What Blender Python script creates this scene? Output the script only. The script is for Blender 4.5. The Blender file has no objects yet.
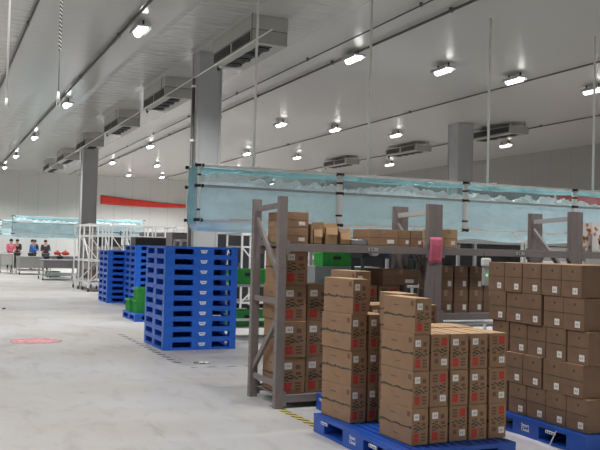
import bpy, bmesh, math, random
from mathutils import Vector, Matrix, noise
random.seed(7)
PI = math.pi
S = bpy.context.scene
COL = S.collection

# ------------------------------------------------------------------ materials
def mat(name, col, rough=.5, metal=0.0, var=0.0, scale=8.0, bump=0.0, spec=.5, emit=None, estr=0):
    m = bpy.data.materials.new(name); m.use_nodes = True
    nt = m.node_tree; n = nt.nodes; b = n['Principled BSDF']
    b.inputs['Base Color'].default_value = (*col, 1)
    b.inputs['Roughness'].default_value = rough
    b.inputs['Metallic'].default_value = metal
    b.inputs['Specular IOR Level'].default_value = spec
    if emit:
        b.inputs['Emission Color'].default_value = (*emit, 1)
        b.inputs['Emission Strength'].default_value = estr
    if var or bump:
        tc = n.new('ShaderNodeTexCoord'); no = n.new('ShaderNodeTexNoise')
        no.inputs['Scale'].default_value = scale; no.inputs['Detail'].default_value = 5
        nt.links.new(tc.outputs['Object'], no.inputs['Vector'])
        if var:
            r = n.new('ShaderNodeValToRGB')
            r.color_ramp.elements[0].position = .3; r.color_ramp.elements[1].position = .7
            r.color_ramp.elements[0].color = (*[c*(1-var) for c in col], 1)
            r.color_ramp.elements[1].color = (*[min(1, c*(1+var)) for c in col], 1)
            nt.links.new(no.outputs['Fac'], r.inputs['Fac'])
            nt.links.new(r.outputs['Color'], b.inputs['Base Color'])
        if bump:
            bp = n.new('ShaderNodeBump'); bp.inputs['Strength'].default_value = bump
            bp.inputs['Distance'].default_value = .02
            nt.links.new(no.outputs['Fac'], bp.inputs['Height'])
            nt.links.new(bp.outputs['Normal'], b.inputs['Normal'])
    return m

def film_mat(name, col, alpha, trans=.5, rough=.25, sc=3.0, bump=.5, vary=.25):
    m = bpy.data.materials.new(name); m.use_nodes = True
    nt = m.node_tree; n = nt.nodes; L = nt.links
    n.remove(n['Principled BSDF']); out = n['Material Output']
    tc = n.new('ShaderNodeTexCoord'); no = n.new('ShaderNodeTexNoise')
    mp = n.new('ShaderNodeMapping'); mp.inputs['Scale'].default_value = (1, 1.6, 1.6)
    no.inputs['Scale'].default_value = sc; no.inputs['Detail'].default_value = 4; no.inputs['Distortion'].default_value = .8
    L.new(tc.outputs['Object'], mp.inputs['Vector']); L.new(mp.outputs['Vector'], no.inputs['Vector'])
    bp = n.new('ShaderNodeBump'); bp.inputs['Strength'].default_value = bump; bp.inputs['Distance'].default_value = .04
    L.new(no.outputs['Fac'], bp.inputs['Height'])
    d = n.new('ShaderNodeBsdfDiffuse'); t = n.new('ShaderNodeBsdfTranslucent'); g = n.new('ShaderNodeBsdfGlossy'); tr = n.new('ShaderNodeBsdfTransparent')
    for s in (d, t): s.inputs['Color'].default_value = (*col, 1)
    g.inputs['Roughness'].default_value = rough
    tr.inputs['Color'].default_value = (*[.35+.65*c for c in col], 1)
    for s in (d, t, g): L.new(bp.outputs['Normal'], s.inputs['Normal'])
    m1 = n.new('ShaderNodeMixShader'); m1.inputs[0].default_value = trans
    L.new(d.outputs[0], m1.inputs[1]); L.new(t.outputs[0], m1.inputs[2])
    m2 = n.new('ShaderNodeMixShader'); m2.inputs[0].default_value = .1
    L.new(m1.outputs[0], m2.inputs[1]); L.new(g.outputs[0], m2.inputs[2])
    m3 = n.new('ShaderNodeMixShader')
    mr = n.new('ShaderNodeMapRange'); mr.inputs['From Min'].default_value = .3; mr.inputs['From Max'].default_value = .7
    mr.inputs['To Min'].default_value = max(0, alpha-vary); mr.inputs['To Max'].default_value = min(1, alpha+vary)
    L.new(no.outputs['Fac'], mr.inputs['Value']); L.new(mr.outputs[0], m3.inputs[0])
    L.new(tr.outputs[0], m3.inputs[1]); L.new(m2.outputs[0], m3.inputs[2]); L.new(m3.outputs[0], out.inputs[0])
    return m

M = {}
M['blue'] = mat('blue_plastic', (.016, .125, .60), .38, var=.12, scale=5)
M['blue_shade'] = mat('blue_plastic_shade', (.010, .055, .30), .42, var=.12, scale=5)  # darker blue for the added webs that keep pallet openings dark
M['blue_mid'] = mat('blue_plastic_mid', (.012, .082, .42), .42, var=.12, scale=5)
M['sheet'] = mat('bright_patch_white', (.92, .90, .93), .5)  # near-white, stands in for a very bright patch of floor
M['green'] = mat('green_plastic', (.03, .33, .05), .45, var=.1)
M['steel'] = mat('rack_grey_steel', (.235, .205, .20), .5, metal=.15, var=.06, scale=10)
M['rail'] = mat('pale_brace_steel', (.50, .49, .48), .4)
M['steel_dk'] = mat('dark_steel', (.05, .05, .055), .5, metal=.3)
M['white_metal'] = mat('white_painted_metal', (.75, .75, .73), .4)
M['grey_metal'] = mat('grey_painted_metal', (.28, .28, .29), .5, metal=.3)
M['stainless'] = mat('brushed_stainless', (.5, .5, .5), .35, metal=.8)
M['black'] = mat('black_plastic', (.02, .02, .022), .5)
M['card'] = mat('brown_cardboard', (.315, .198, .122), .8, var=.10, scale=6, spec=.2)
M['card_dk'] = mat('dark_cardboard', (.225, .145, .098), .8, var=.10, scale=6, spec=.2)
M['card_lt'] = mat('pale_cardboard', (.50, .33, .19), .8, var=.08, scale=6, spec=.2)
M['card_top_lit'] = mat('cardboard_lit_top', (.62, .42, .25), .8, var=.06, scale=9, spec=.2)  # paler cardboard: light from above painted into the carton tops
M['tape'] = mat('tan_packing_tape', (.34, .22, .13), .3)
M['ink'] = mat('dark_green_ink', (.055, .06, .042), .7)
M['ink_lt'] = mat('faint_brown_ink', (.16, .085, .055), .7)
M['red'] = mat('red_ink', (.50, .045, .035), .7)
M['paper'] = mat('white_paper', (.80, .79, .76), .6)
M['pink'] = mat('pink_paper', (.62, .14, .21), .6, var=.1, scale=20)
M['redcloth'] = mat('red_banner_cloth', (.72, .045, .03), .6, var=.1, scale=3, bump=.2)
M['redfilm'] = mat('pink_red_film', (.82, .34, .36), .25, var=.35, scale=12, bump=.8)
M['pipe'] = mat('white_pipe', (.92, .92, .90), .35)
M['ac'] = mat('air_unit_casing', (.40, .39, .355), .5, var=.04)
M['grille'] = mat('air_grille', (.028, .028, .03), .6)
M['conduit'] = mat('grey_conduit', (.12, .115, .11), .5)
M['ceilside'] = mat('plenum_sheet', (.475, .465, .44), .3)
M['column'] = mat('grey_white_column_sheet', (.43, .435, .435), .4, var=.05, scale=1.5)
M['led'] = mat('lamp_diffuser', (1, 1, 1), .4, emit=(1, .98, .96), estr=3.4)
M['ledgreen'] = mat('green_indicator', (.1, .9, .2), .4, emit=(.1, 1, .2), estr=1.2)
M['device'] = mat('pale_grey_plastic', (.42, .44, .43), .4)
M['film_top'] = film_mat('teal_film_roof', (.55, .84, .87), .36, .6, sc=1.2, vary=.25)
M['film_side'] = film_mat('pale_teal_film', (.78, .94, .98), .84, .5, sc=1.6, vary=.2)
M['film_end'] = film_mat('dense_teal_film', (.34, .58, .62), .78, .5, sc=3, vary=.12)
M['film_clear'] = film_mat('clear_teal_film', (.50, .70, .74), .14, .5, sc=1.5, vary=.1)
M['liner'] = film_mat('white_crumpled_film', (.97, .99, 1.0), .97, .25, sc=7, bump=.9, vary=.06)
M['skin'] = mat('skin', (.52, .30, .21), .5)
M['hair'] = mat('black_hair', (.012, .01, .01), .6)
M['shirt_pink'] = mat('pink_cloth', (.62, .10, .20), .8)
M['shirt_blue'] = mat('blue_cloth', (.03, .13, .42), .8)
M['shirt_navy'] = mat('navy_cloth', (.015, .03, .09), .8)
M['shirt_dark'] = mat('dark_cloth', (.03, .028, .028), .8)
M['print_a'] = mat('orange_print', (.62, .26, .10), .6)
M['rubber'] = mat('dark_rubber', (.03, .03, .03), .8)
M['wrap'] = film_mat('clear_wrap', (.9, .9, .9), .8, .3, sc=14, bump=.8)

def floor_mat():
    m = bpy.data.materials.new('worn_epoxy_floor'); m.use_nodes = True
    nt = m.node_tree; n = nt.nodes; L = nt.links; b = n['Principled BSDF']
    tc = n.new('ShaderNodeTexCoord')
    def nz(s, d, mp=(1, 1, 1), dist=0):
        q = n.new('ShaderNodeTexNoise'); q.inputs['Scale'].default_value = s; q.inputs['Detail'].default_value = d; q.inputs['Distortion'].default_value = dist
        k = n.new('ShaderNodeMapping'); k.inputs['Scale'].default_value = mp
        L.new(tc.outputs['Object'], k.inputs['Vector']); L.new(k.outputs['Vector'], q.inputs['Vector']); return q
    a = nz(.55, 4); r = n.new('ShaderNodeValToRGB'); e = r.color_ramp.elements
    e[0].position = .36; e[0].color = (.44, .41, .37, 1); e[1].position = .62; e[1].color = (.52, .515, .51, 1)
    L.new(a.outputs['Fac'], r.inputs['Fac'])
    c = nz(5, 6, (1, .5, 1), 1.0); r2 = n.new('ShaderNodeValToRGB'); e = r2.color_ramp.elements
    e[0].position = .30; e[0].color = (.86, .86, .86, 1); e[1].position = .47; e[1].color = (1, 1, 1, 1)
    L.new(c.outputs['Fac'], r2.inputs['Fac'])
    d = nz(1.7, 5, (1, .35, 1), 1.5); r3 = n.new('ShaderNodeValToRGB'); e = r3.color_ramp.elements
    e[0].position = .28; e[0].color = (.83, .80, .80, 1); e[1].position = .42; e[1].color = (1, 1, 1, 1)
    L.new(d.outputs['Fac'], r3.inputs['Fac'])
    def mul(x, y):
        k = n.new('ShaderNodeMix'); k.data_type = 'RGBA'; k.blend_type = 'MULTIPLY'; k.inputs[0].default_value = 1
        L.new(x, k.inputs[6]); L.new(y, k.inputs[7]); return k.outputs[2]
    L.new(mul(mul(r.outputs['Color'], r2.outputs['Color']), r3.outputs['Color']), b.inputs['Base Color'])
    b.inputs['Roughness'].default_value = .42; b.inputs['Specular IOR Level'].default_value = .35
    return m

def ceil_mat():
    m = bpy.data.materials.new('semi_gloss_ceiling_panel'); m.use_nodes = True
    nt = m.node_tree; n = nt.nodes; L = nt.links; b = n['Principled BSDF']
    b.inputs['Base Color'].default_value = (.475, .465, .44, 1)
    b.inputs['Roughness'].default_value = .17; b.inputs['Specular IOR Level'].default_value = .75
    tc = n.new('ShaderNodeTexCoord')
    def nz(sc, mp, det):
        k = n.new('ShaderNodeMapping'); k.inputs['Scale'].default_value = mp
        q = n.new('ShaderNodeTexNoise'); q.inputs['Scale'].default_value = sc; q.inputs['Detail'].default_value = det
        L.new(tc.outputs['Object'], k.inputs['Vector']); L.new(k.outputs['Vector'], q.inputs['Vector']); return q.outputs['Fac']
    rip = nz(1, (1.3, 5.0, 1), 2); strip = nz(1, (.9, .03, 1), 0)
    r = n.new('ShaderNodeMapRange'); r.inputs['From Min'].default_value = .46; r.inputs['From Max'].default_value = .56
    r.inputs['To Min'].default_value = .08; r.inputs['To Max'].default_value = 1; L.new(strip, r.inputs['Value'])
    sx = n.new('ShaderNodeSeparateXYZ'); L.new(tc.outputs['Object'], sx.inputs[0])
    def rng(a, b2, c, d):
        q = n.new('ShaderNodeMapRange'); q.inputs['From Min'].default_value = a; q.inputs['From Max'].default_value = b2
        q.inputs['To Min'].default_value = c; q.inputs['To Max'].default_value = d; L.new(sx.outputs['X'], q.inputs['Value']); return q.outputs[0]
    L.new(rng(5.5, 8.0, .19, .36), b.inputs['Roughness'])
    m0 = n.new('ShaderNodeMath'); m0.operation = 'MULTIPLY'; L.new(rip, m0.inputs[0]); L.new(rng(5.5, 7.5, 1, .03), m0.inputs[1]); rip = m0.outputs[0]
    mm = n.new('ShaderNodeMath'); mm.operation = 'MULTIPLY'; L.new(rip, mm.inputs[0]); L.new(r.outputs[0], mm.inputs[1])
    bp = n.new('ShaderNodeBump'); bp.inputs['Strength'].default_value = 1; bp.inputs['Distance'].default_value = .055
    L.new(mm.outputs[0], bp.inputs['Height']); L.new(bp.outputs['Normal'], b.inputs['Normal'])
    return m

def wall_mat(axis):
    m = bpy.data.materials.new('white_wall_panel'); m.use_nodes = True
    nt = m.node_tree; n = nt.nodes; L = nt.links; b = n['Principled BSDF']
    b.inputs['Roughness'].default_value = .4
    tc = n.new('ShaderNodeTexCoord'); sp = n.new('ShaderNodeSeparateXYZ'); L.new(tc.outputs['Object'], sp.inputs[0])
    a = n.new('ShaderNodeMath'); a.operation = 'PINGPONG'; a.inputs[1].default_value = .575
    L.new(sp.outputs[axis], a.inputs[0])
    c = n.new('ShaderNodeMath'); c.operation = 'LESS_THAN'; c.inputs[1].default_value = .012; L.new(a.outputs[0], c.inputs[0])
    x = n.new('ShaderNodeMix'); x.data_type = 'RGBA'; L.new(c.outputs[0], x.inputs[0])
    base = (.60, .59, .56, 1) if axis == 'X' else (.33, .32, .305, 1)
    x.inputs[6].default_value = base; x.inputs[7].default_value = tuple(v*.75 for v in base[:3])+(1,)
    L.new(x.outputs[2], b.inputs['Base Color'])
    return m

def hazard_mat(name, c1, c2, period):
    m = bpy.data.materials.new(name); m.use_nodes = True
    nt = m.node_tree; n = nt.nodes; L = nt.links; b = n['Principled BSDF']
    tc = n.new('ShaderNodeTexCoord'); sp = n.new('ShaderNodeSeparateXYZ'); L.new(tc.outputs['Object'], sp.inputs[0])
    s = n.new('ShaderNodeMath'); s.operation = 'ADD'; L.new(sp.outputs['X'], s.inputs[0]); L.new(sp.outputs['Y'], s.inputs[1])
    a = n.new('ShaderNodeMath'); a.operation = 'PINGPONG'; a.inputs[1].default_value = period/2; L.new(s.outputs[0], a.inputs[0])
    c = n.new('ShaderNodeMath'); c.operation = 'LESS_THAN'; c.inputs[1].default_value = period/4; L.new(a.outputs[0], c.inputs[0])
    x = n.new('ShaderNodeMix'); x.data_type = 'RGBA'; L.new(c.outputs[0], x.inputs[0])
    x.inputs[6].default_value = (*c1, 1); x.inputs[7].default_value = (*c2, 1)
    L.new(x.outputs[2], b.inputs['Base Color']); b.inputs['Roughness'].default_value = .6
    return m
M['floor'] = floor_mat(); M['ceil'] = ceil_mat(); M['wallX'] = wall_mat('X'); M['wallY'] = wall_mat('Y')
M['hazard'] = hazard_mat('yellow_black_tape', (.62, .50, .16), (.03, .03, .03), .13)
M['hazard_worn'] = hazard_mat('worn_tape', (.50, .49, .46), (.07, .07, .065), .26)

# ------------------------------------------------------------------ mesh helper
class MB:
    def __init__(s): s.bm = bmesh.new(); s.mats = []
    def _mi(s, m):
        if m not in s.mats: s.mats.append(m)
        return s.mats.index(m)
    def _tag(s, faces, m):
        i = s._mi(m)
        for f in faces: f.material_index = i
    def box(s, x0, x1, y0, y1, z0, z1, m='steel', bev=0, top=None):
        r = bmesh.ops.create_cube(s.bm, size=1)
        vs = r['verts']
        for v in vs:
            v.co = Vector((x0+(v.co.x+.5)*(x1-x0), y0+(v.co.y+.5)*(y1-y0), z0+(v.co.z+.5)*(z1-z0)))
        fs = {f for v in vs for f in v.link_faces}
        s._tag(fs, m)
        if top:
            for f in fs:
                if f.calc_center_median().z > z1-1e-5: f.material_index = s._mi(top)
        if bev:
            es = {e for v in vs for e in v.link_edges}
            bmesh.ops.bevel(s.bm, geom=list(es), offset=bev, segments=2, profile=.5, affect='EDGES')
        return s
    def tube(s, p, q, r, m='pipe', seg=10, r2=None):
        p = Vector(p); q = Vector(q); d = q-p; l = d.length
        mt = Matrix.Translation((p+q)/2) @ d.to_track_quat('Z', 'Y').to_matrix().to_4x4()
        g = bmesh.ops.create_cone(s.bm, cap_ends=True, segments=seg, radius1=r, radius2=r if r2 is None else r2, depth=l, matrix=mt)
        fs = {f for v in g['verts'] for f in v.link_faces}; s._tag(fs, m)
        for f in fs:
            if len(f.verts) == 4: f.smooth = True
        return s
    def beam(s, p, q, w, h, m='steel'):
        p = Vector(p); q = Vector(q); d = q-p; l = d.length
        up = 'Y' if abs(d.normalized().z) < .99 else 'X'
        mt = Matrix.Translation((p+q)/2) @ d.to_track_quat('Z', up).to_matrix().to_4x4() @ Matrix.Diagonal((w, h, l, 1))
        g = bmesh.ops.create_cube(s.bm, size=1, matrix=mt)
        s._tag({f for v in g['verts'] for f in v.link_faces}, m); return s
    def sphere(s, c, r, m='paper', sc=(1, 1, 1), u=14, v=9):
        mt = Matrix.Translation(c) @ Matrix.Diagonal((*sc, 1))
        g = bmesh.ops.create_uvsphere(s.bm, u_segments=u, v_segments=v, radius=r, matrix=mt)
        fs = {f for w in g['verts'] for f in w.link_faces}; s._tag(fs, m)
        for f in fs: f.smooth = True
        return s
    def grid(s, fn, nu, nv, m, smooth=True):
        vs = [[s.bm.verts.new(fn(i/nu, j/nv)) for j in range(nv+1)] for i in range(nu+1)]
        k = s._mi(m)
        for i in range(nu):
            for j in range(nv):
                f = s.bm.faces.new((vs[i][j], vs[i+1][j], vs[i+1][j+1], vs[i][j+1])); f.material_index = k; f.smooth = smooth
        return s
    def poly(s, pts, m, depth=None):
        vs = [s.bm.verts.new(p) for p in pts]; f = s.bm.faces.new(vs); f.material_index = s._mi(m)
        if depth:
            g = bmesh.ops.extrude_face_region(s.bm, geom=[f])
            for v in g['geom']:
                if isinstance(v, bmesh.types.BMVert): v.co += Vector(depth)
            for f in s.bm.faces:
                if f.index == -1: f.material_index = s._mi(m)
        return s
    def build(s, name, parent=None, loc=None):
        me = bpy.data.meshes.new(name)
        bmesh.ops.recalc_face_normals(s.bm, faces=s.bm.faces)
        s.bm.to_mesh(me); s.bm.free()
        for k in s.mats: me.materials.append(M[k])
        o = bpy.data.objects.new(name, me); COL.objects.link(o)
        if parent: o.parent = parent
        if loc: o.location = loc
        return o

def tag(o, label, cat, group=None, kind=None):
    o['label'] = label; o['category'] = cat
    if group: o['group'] = group
    if kind: o['kind'] = kind
    return o
def thing(name, label, cat, loc=(0, 0, 0), rz=0, group=None):
    o = bpy.data.objects.new(name, None); COL.objects.link(o)
    o.empty_display_size = .1
    o.location = loc; o.rotation_euler = (0, 0, rz)
    return tag(o, label, cat, group)
def structure(o): o['kind'] = 'structure'; return o
def dup(root, loc, rz=0, label=None, group=None, scale=None):
    r = root.copy(); COL.objects.link(r); r.location = loc; r.rotation_euler = (0, 0, rz)
    if scale: r.scale = scale
    if label: r['label'] = label
    if group: r['group'] = group
    for ch in root.children:
        c = ch.copy(); COL.objects.link(c); c.parent = r
        for g in ch.children:
            d = g.copy(); COL.objects.link(d); d.parent = c
    return r
def text_mesh(name, body, size, m, parent, matrix, ext=.0006):
    cu = bpy.data.curves.new(name, 'FONT'); cu.body = body; cu.size = size; cu.extrude = ext
    cu.align_x = 'CENTER'; cu.align_y = 'CENTER'; cu.space_line = .85; cu.offset = size*.012
    t = bpy.data.objects.new(name, cu); COL.objects.link(t)
    bpy.context.view_layer.update()
    me = bpy.data.meshes.new_from_object(t.evaluated_get(bpy.context.evaluated_depsgraph_get()))
    bpy.data.objects.remove(t)
    me.transform(matrix); me.materials.clear(); me.materials.append(M[m])
    o = bpy.data.objects.new(name, me); COL.objects.link(o); o.parent = parent; return o

# ------------------------------------------------------------------ the setting
CZ = 5.8; X0, X1, Y0, Y1 = -8.0, 22.9, -6.0, 52.2
structure(MB().box(X0-.3, X1+.3, Y0-.3, Y1+.3, -.1, 0, 'floor').build('floor'))
structure(MB().box(X0-.3, X1+.3, Y0-.3, Y1+.3, CZ, CZ+.1, 'ceil').build('ceiling'))
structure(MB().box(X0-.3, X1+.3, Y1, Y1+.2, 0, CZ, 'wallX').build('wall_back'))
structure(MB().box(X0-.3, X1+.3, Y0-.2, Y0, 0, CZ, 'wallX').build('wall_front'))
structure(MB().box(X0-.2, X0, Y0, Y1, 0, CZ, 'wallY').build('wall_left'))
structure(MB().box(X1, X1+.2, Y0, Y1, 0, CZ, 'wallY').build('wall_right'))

# square columns clad in sheet, with corner trims
for i, (x, y, w, lab) in enumerate(((5.20, 17.3, .50, 'grey sheet-clad column rising behind the tall near blue pallet stack'),
                                    (5.30, 33.0, .54, 'grey sheet-clad column in the left distance beside the red banner'),
                                    (15.62, 22.5, .56, 'pale grey sheet-clad column at right behind the film trough'))):
    t = thing('support_column', lab, 'column', (x, y, 0))
    MB().box(0, w, 0, w, 0, CZ, 'column', bev=.012).build('shaft', t)
    e = MB()
    for cx in (0, w):
        for cy in (0, w): e.box(cx-.02, cx+.02, cy-.02, cy+.02, 0, CZ-.004, 'column')
    e.build('corner_trim', t)
    MB().box(-.03, w+.03, -.03, w+.03, 0, .15, 'grey_metal').build('base_plinth', t)
t = thing('downpipe', 'pale vertical pipe running up the left side of the nearest column', 'pipe', (5.12, 17.45, 0))
MB().tube((0, 0, 0), (0, 0, 5.2), .035, 'conduit').build('pipe', t)
b = MB()
for z in (1, 2.4, 3.8, 5.0): b.tube((0, 0, z), (0, 0, z+.05), .05, 'pipe')
b.build('bracket', t)

# ceiling conduits and light tracks along the hall
for x, r, nm, lab in ((3.30, .030, 'conduit', 'grey ceiling conduit left of the row of air units'),
                      (1.54, .020, 'conduit', 'thin grey ceiling conduit crossing the upper left corner'),
                      (7.52, .015, 'conduit', 'thin ceiling conduit left of its thicker neighbour beside the middle lamps'),
                      (8.14, .026, 'conduit', 'thicker ceiling conduit running over the middle row of lamps'),
                      (13.09, .022, 'conduit', 'ceiling conduit passing the two lamps at right'),
                      (18.1, .022, 'conduit', 'farthest right ceiling conduit beyond the right row of air units')):
    t = thing(nm, lab, 'conduit', (x, 0, 5.745))
    MB().tube((0, 6, 0), (0, 52.1, 0), r, 'conduit', 8).build('tube', t)
    b = MB()
    for k in range(10):
        y = 7.3+k*4.7
        b.box(-r-.005, r+.005, y, y+.05, -r-.005, .054, 'conduit')
    b.build('clip', t)

# lamps
lamp = None
def make_lamp():
    t = thing('ceiling_lamp', 'x', 'lamp')
    MB().box(-.15, .15, -.29, .29, -.014, .02, 'device', bev=.004).box(-.15, -.14, -.29, .29, -.05, -.014, 'device').box(.14, .15, -.29, .29, -.05, -.014, 'device').build('housing', t)
    MB().grid(lambda u, v: (.085*math.sin((u-.5)*PI), -.25+.5*v, -.022-.09*math.cos((u-.5)*PI)), 12, 3, 'led') \
        .box(-.10, .10, -.25, .25, -.024, -.021, 'led').build('diffuser', t)
    for s in (-1, 1):
        MB().box(-.015, .015, s*.21-.014, s*.21+.014, .018, .118, 'black').box(-.055, .055, s*.21-.02, s*.21+.02, .012, .034, 'black').build('bracket', t)
    return t
LX = [-5.6, -3.35, -1.05, 1.24, 3.52, 8.16, 10.46, 12.47, 14.88, 19.69]
LY = [-3.0, 6.3, 15.72, 25.3, 34.0, 41.95, 48.75]
rows = {6.3: 'nearest row', 15.72: 'nearest row', 25.3: 'second row', 34.0: 'third row', 41.95: 'fourth row', 48.75: 'row by the back wall'}
cols = {3.52: 'in the leftmost line of lamps', 8.16: 'under the thick middle conduit', 10.46: 'one line right of the thick middle conduit',
        12.47: 'beside the right conduit', 14.88: 'one line right of the right conduit', 19.69: 'beyond the right air units'}
LIGHT_W = 95
for x in LX:
    for y in LY:
        c = cols.get(x, 'over the empty left floor'); rr = rows.get(y, 'row behind the viewer')
        vis = x > 3 and y > 10
        lab = 'ceiling lamp %s, %s' % (c, rr) if vis else 'bright white ceiling lamp outside the view'
        if lamp is None: lamp = make_lamp(); t = lamp; t.location = (x, y, CZ-.122)
        elif vis: t = dup(lamp, (x, y, CZ-.122))
        else: t = None
        if t: t['label'] = lab; t['group'] = 'ceiling lamps'
        ld = bpy.data.lights.new('lamp_light', 'SPOT'); ld.energy = LIGHT_W*4; ld.spot_size = math.radians(140); ld.spot_blend = .75
        ld.shadow_soft_size = .14; ld.color = (.985, .988, 1.0)
        lo = bpy.data.objects.new('lamp_light', ld); COL.objects.link(lo); lo.location = (x, y, CZ-.27)
        if t: lo.parent = t; lo.location = (0, 0, -.15)

# air units
def make_unit():
    t = thing('air_unit', 'x', 'air conditioner')
    MB().box(0, .70, 0, 2.35, 0, .25, 'ac', bev=.01).build('casing', t)
    MB().box(.0, .70, .0, 2.35, .262, .515, 'ceilside').box(.004, .696, .004, 2.346, .249, .262, 'conduit').build('mounting_plenum', t)
    g = MB(); 
    for a in (.12, 1.25):
        g.box(-.012, .004, a, a+.98, .05, .22, 'grille')
        for k in range(6): g.box(-.018, -.01, a, a+.98, .06+k*.026, .066+k*.026, 'conduit')
    g.build('side_grille', t)
    g = MB(); g.box(.20, .46, .15, 2.15, -.008, .004, 'grille'); g.build('outlet_slot', t)
    for k in range(4):
        b = MB(); b.tube((.33, .38+k*.5, -.03), (.33, .38+k*.5, -.006), .15, 'grille', 18)
        b.tube((.33, .38+k*.5, -.045), (.33, .38+k*.5, -.03), .05, 'steel_dk', 12); b.build('fan', t)
    MB().tube((.1, 2.25, -.09), (.1, 2.25, 0), .03, 'black', 8).tube((.1, 2.15, -.05), (.1, 2.15, 0), .03, 'paper', 8).build('drain_fitting', t)
    return t
unit = None
nth = ['nearest', 'second', 'third', 'fourth', 'fifth', 'farthest']
for i, y in enumerate((14.1, 20.35, 26.1, 32.2, 38.0, 43.2)):
    lab = 'long boxy ceiling air unit, %s of the left row of six' % nth[i]
    if unit is None: unit = make_unit(); unit.location = (5.22, y, 5.28); unit['label'] = lab
    else: u = dup(unit, (5.22, y, 5.28), 0, lab)
unit['group'] = 'ceiling air units left row'
for i, y in enumerate((20.6, 26.1, 31.8)):
    u = dup(unit, (16.85, y*1.037, 5.42), 0, 'long boxy ceiling air unit, %s of the right row' % ('nearest', 'middle', 'farthest')[i], 'ceiling air units right row')
    for ch in list(u.children):
        if ch.name.startswith('mounting_plenum'): bpy.data.objects.remove(ch)
    for a in (.05, .62):
        for c in (.1, 2.2): MB().box(a, a+.03, c, c+.03, .25, .38, 'ceilside').build('hanger', u)
for o in bpy.data.objects:
    if o.get('category') == 'air conditioner' and not o.get('group'): o['group'] = 'ceiling air units left row'
t = thing('drain_pipe', 'thin pale pipe running under the left row of air units', 'pipe', (5.17, 0, 5.25))
MB().tube((0, 13.0, 0), (0, 44, 0), .013, 'pipe', 8).build('pipe', t)
for y in (14.0, 20.5, 26.2, 32.3, 38.1): MB().box(-.006, .006, y-.006, y+.006, 0, .545, 'conduit').build('hanger', t)

# ------------------------------------------------------------------ pallets
def make_pallet(w=1.1, d=1.16, h=.15, name='plastic_pallet'):
    t = thing(name, 'x', 'pallet')
    k = MB()
    k.box(0, w, 0, .10, h-.035, h, 'blue').box(0, w, d-.10, d, h-.035, h, 'blue')
    k.box(0, .1, .1, d-.1, h-.035, h, 'blue').box(w-.1, w, .1, d-.1, h-.035, h, 'blue')
    k.box(.1, w-.1, .1, d-.1, h-.034, h-.028, 'blue')  # solid underside added to keep light from entering through the slats
    n = 9
    for i in range(n):
        a = .1+(d-.2)*(i+.15)/n; k.box(.1, w-.1, a, a+(d-.2)*.62/n, h-.022, h-.002, 'blue')
    for i in range(3): k.box(.3+i*(w-.68)/2, .38+i*(w-.68)/2, .1, d-.1, h-.027, h-.022, 'blue')
    k.build('deck', t)
    k = MB()
    xs = ((0, .14), (w*.385, w*.665), (w-.10, w)); ys = ((0, .10), (d*.43, d*.57), (d-.10, d))
    e1 = .0008
    for a, b2 in xs:
        for c, e in ys: k.box(a+e1, b2-e1, c+e1, e-e1, .02, h-.034, 'blue')
    for a, b2 in xs: k.box(a+2*e1, b2-2*e1, .0015, d-.0015, .0005, .0325, 'blue')
    for c, e in ys: k.box(0, w, c, e, 0, .034, 'blue')
    k.box(.02, w-.02, d*.49, d*.51, .02, h-.033, 'blue_shade').box(w*.51, w*.53, .02, d-.02, .02, h-.033, 'blue_shade')  # dark webs added to stop light showing through the openings
    k.build('base', t)
    k = MB()
    c = w*.525; z = h*.52
    k.poly([(c-.055, -.002, z+.025), (c+.055, -.002, z+.025), (c+.035, -.002, z-.022), (c-.035, -.002, z-.022)], 'paper', (0, .003, 0))
    for q in (-.03, -.01, .012): k.box(c+q, c+q+.012, -.0035, -.002, z-.004, z+.012, 'blue')
    k.build('badge', t)
    return t
P = make_pallet()
def stack(n, x, y, rz, where, group, first=False, jit=.0012):
    for i in range(n):
        lv = 'bottom' if i == 0 else 'top' if i == n-1 else None
        if lv: lab = 'blue plastic pallet at the %s of %s' % (lv, where)
        else: lab = 'blue plastic pallet number %s up from the bottom of %s' % (['', 'two', 'three', 'four', 'five', 'six', 'seven', 'eight', 'nine'][i], where)
        loc = (x+random.uniform(-jit, jit), y+random.uniform(-jit, jit), i*.1502)
        if first and i == 0: P.location = loc; P['label'] = lab; P['group'] = group; P.rotation_euler[2] = rz
        else: dup(P, loc, rz+random.uniform(-.0015, .0015), lab, group)
stack(10, 3.06, 11.6, 0, 'the big near stack', 'pallets in the near stack', True)
stack(9, 4.12, 21.35, .0, 'the far left stack', 'pallets in the far left stack')
stack(10, 4.46, 19.7, .0, 'the stack behind the green crates', 'pallets in the middle stack')
stack(1, 3.66, 16.05, 0, 'x', 'x')
for o in bpy.data.objects:
    if o.get('group') == 'x': o['label'] = 'low blue pallet on the floor under green crates'; del o['group']
# white stick poking from a near-stack opening
tag(MB().beam((3.92, 11.60, .497), (3.79, 11.59, .500), .008, .010, 'paper').build('paper_strip', None), 'white strip of paper poking from a pallet opening in the near stack', 'paper')

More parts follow.
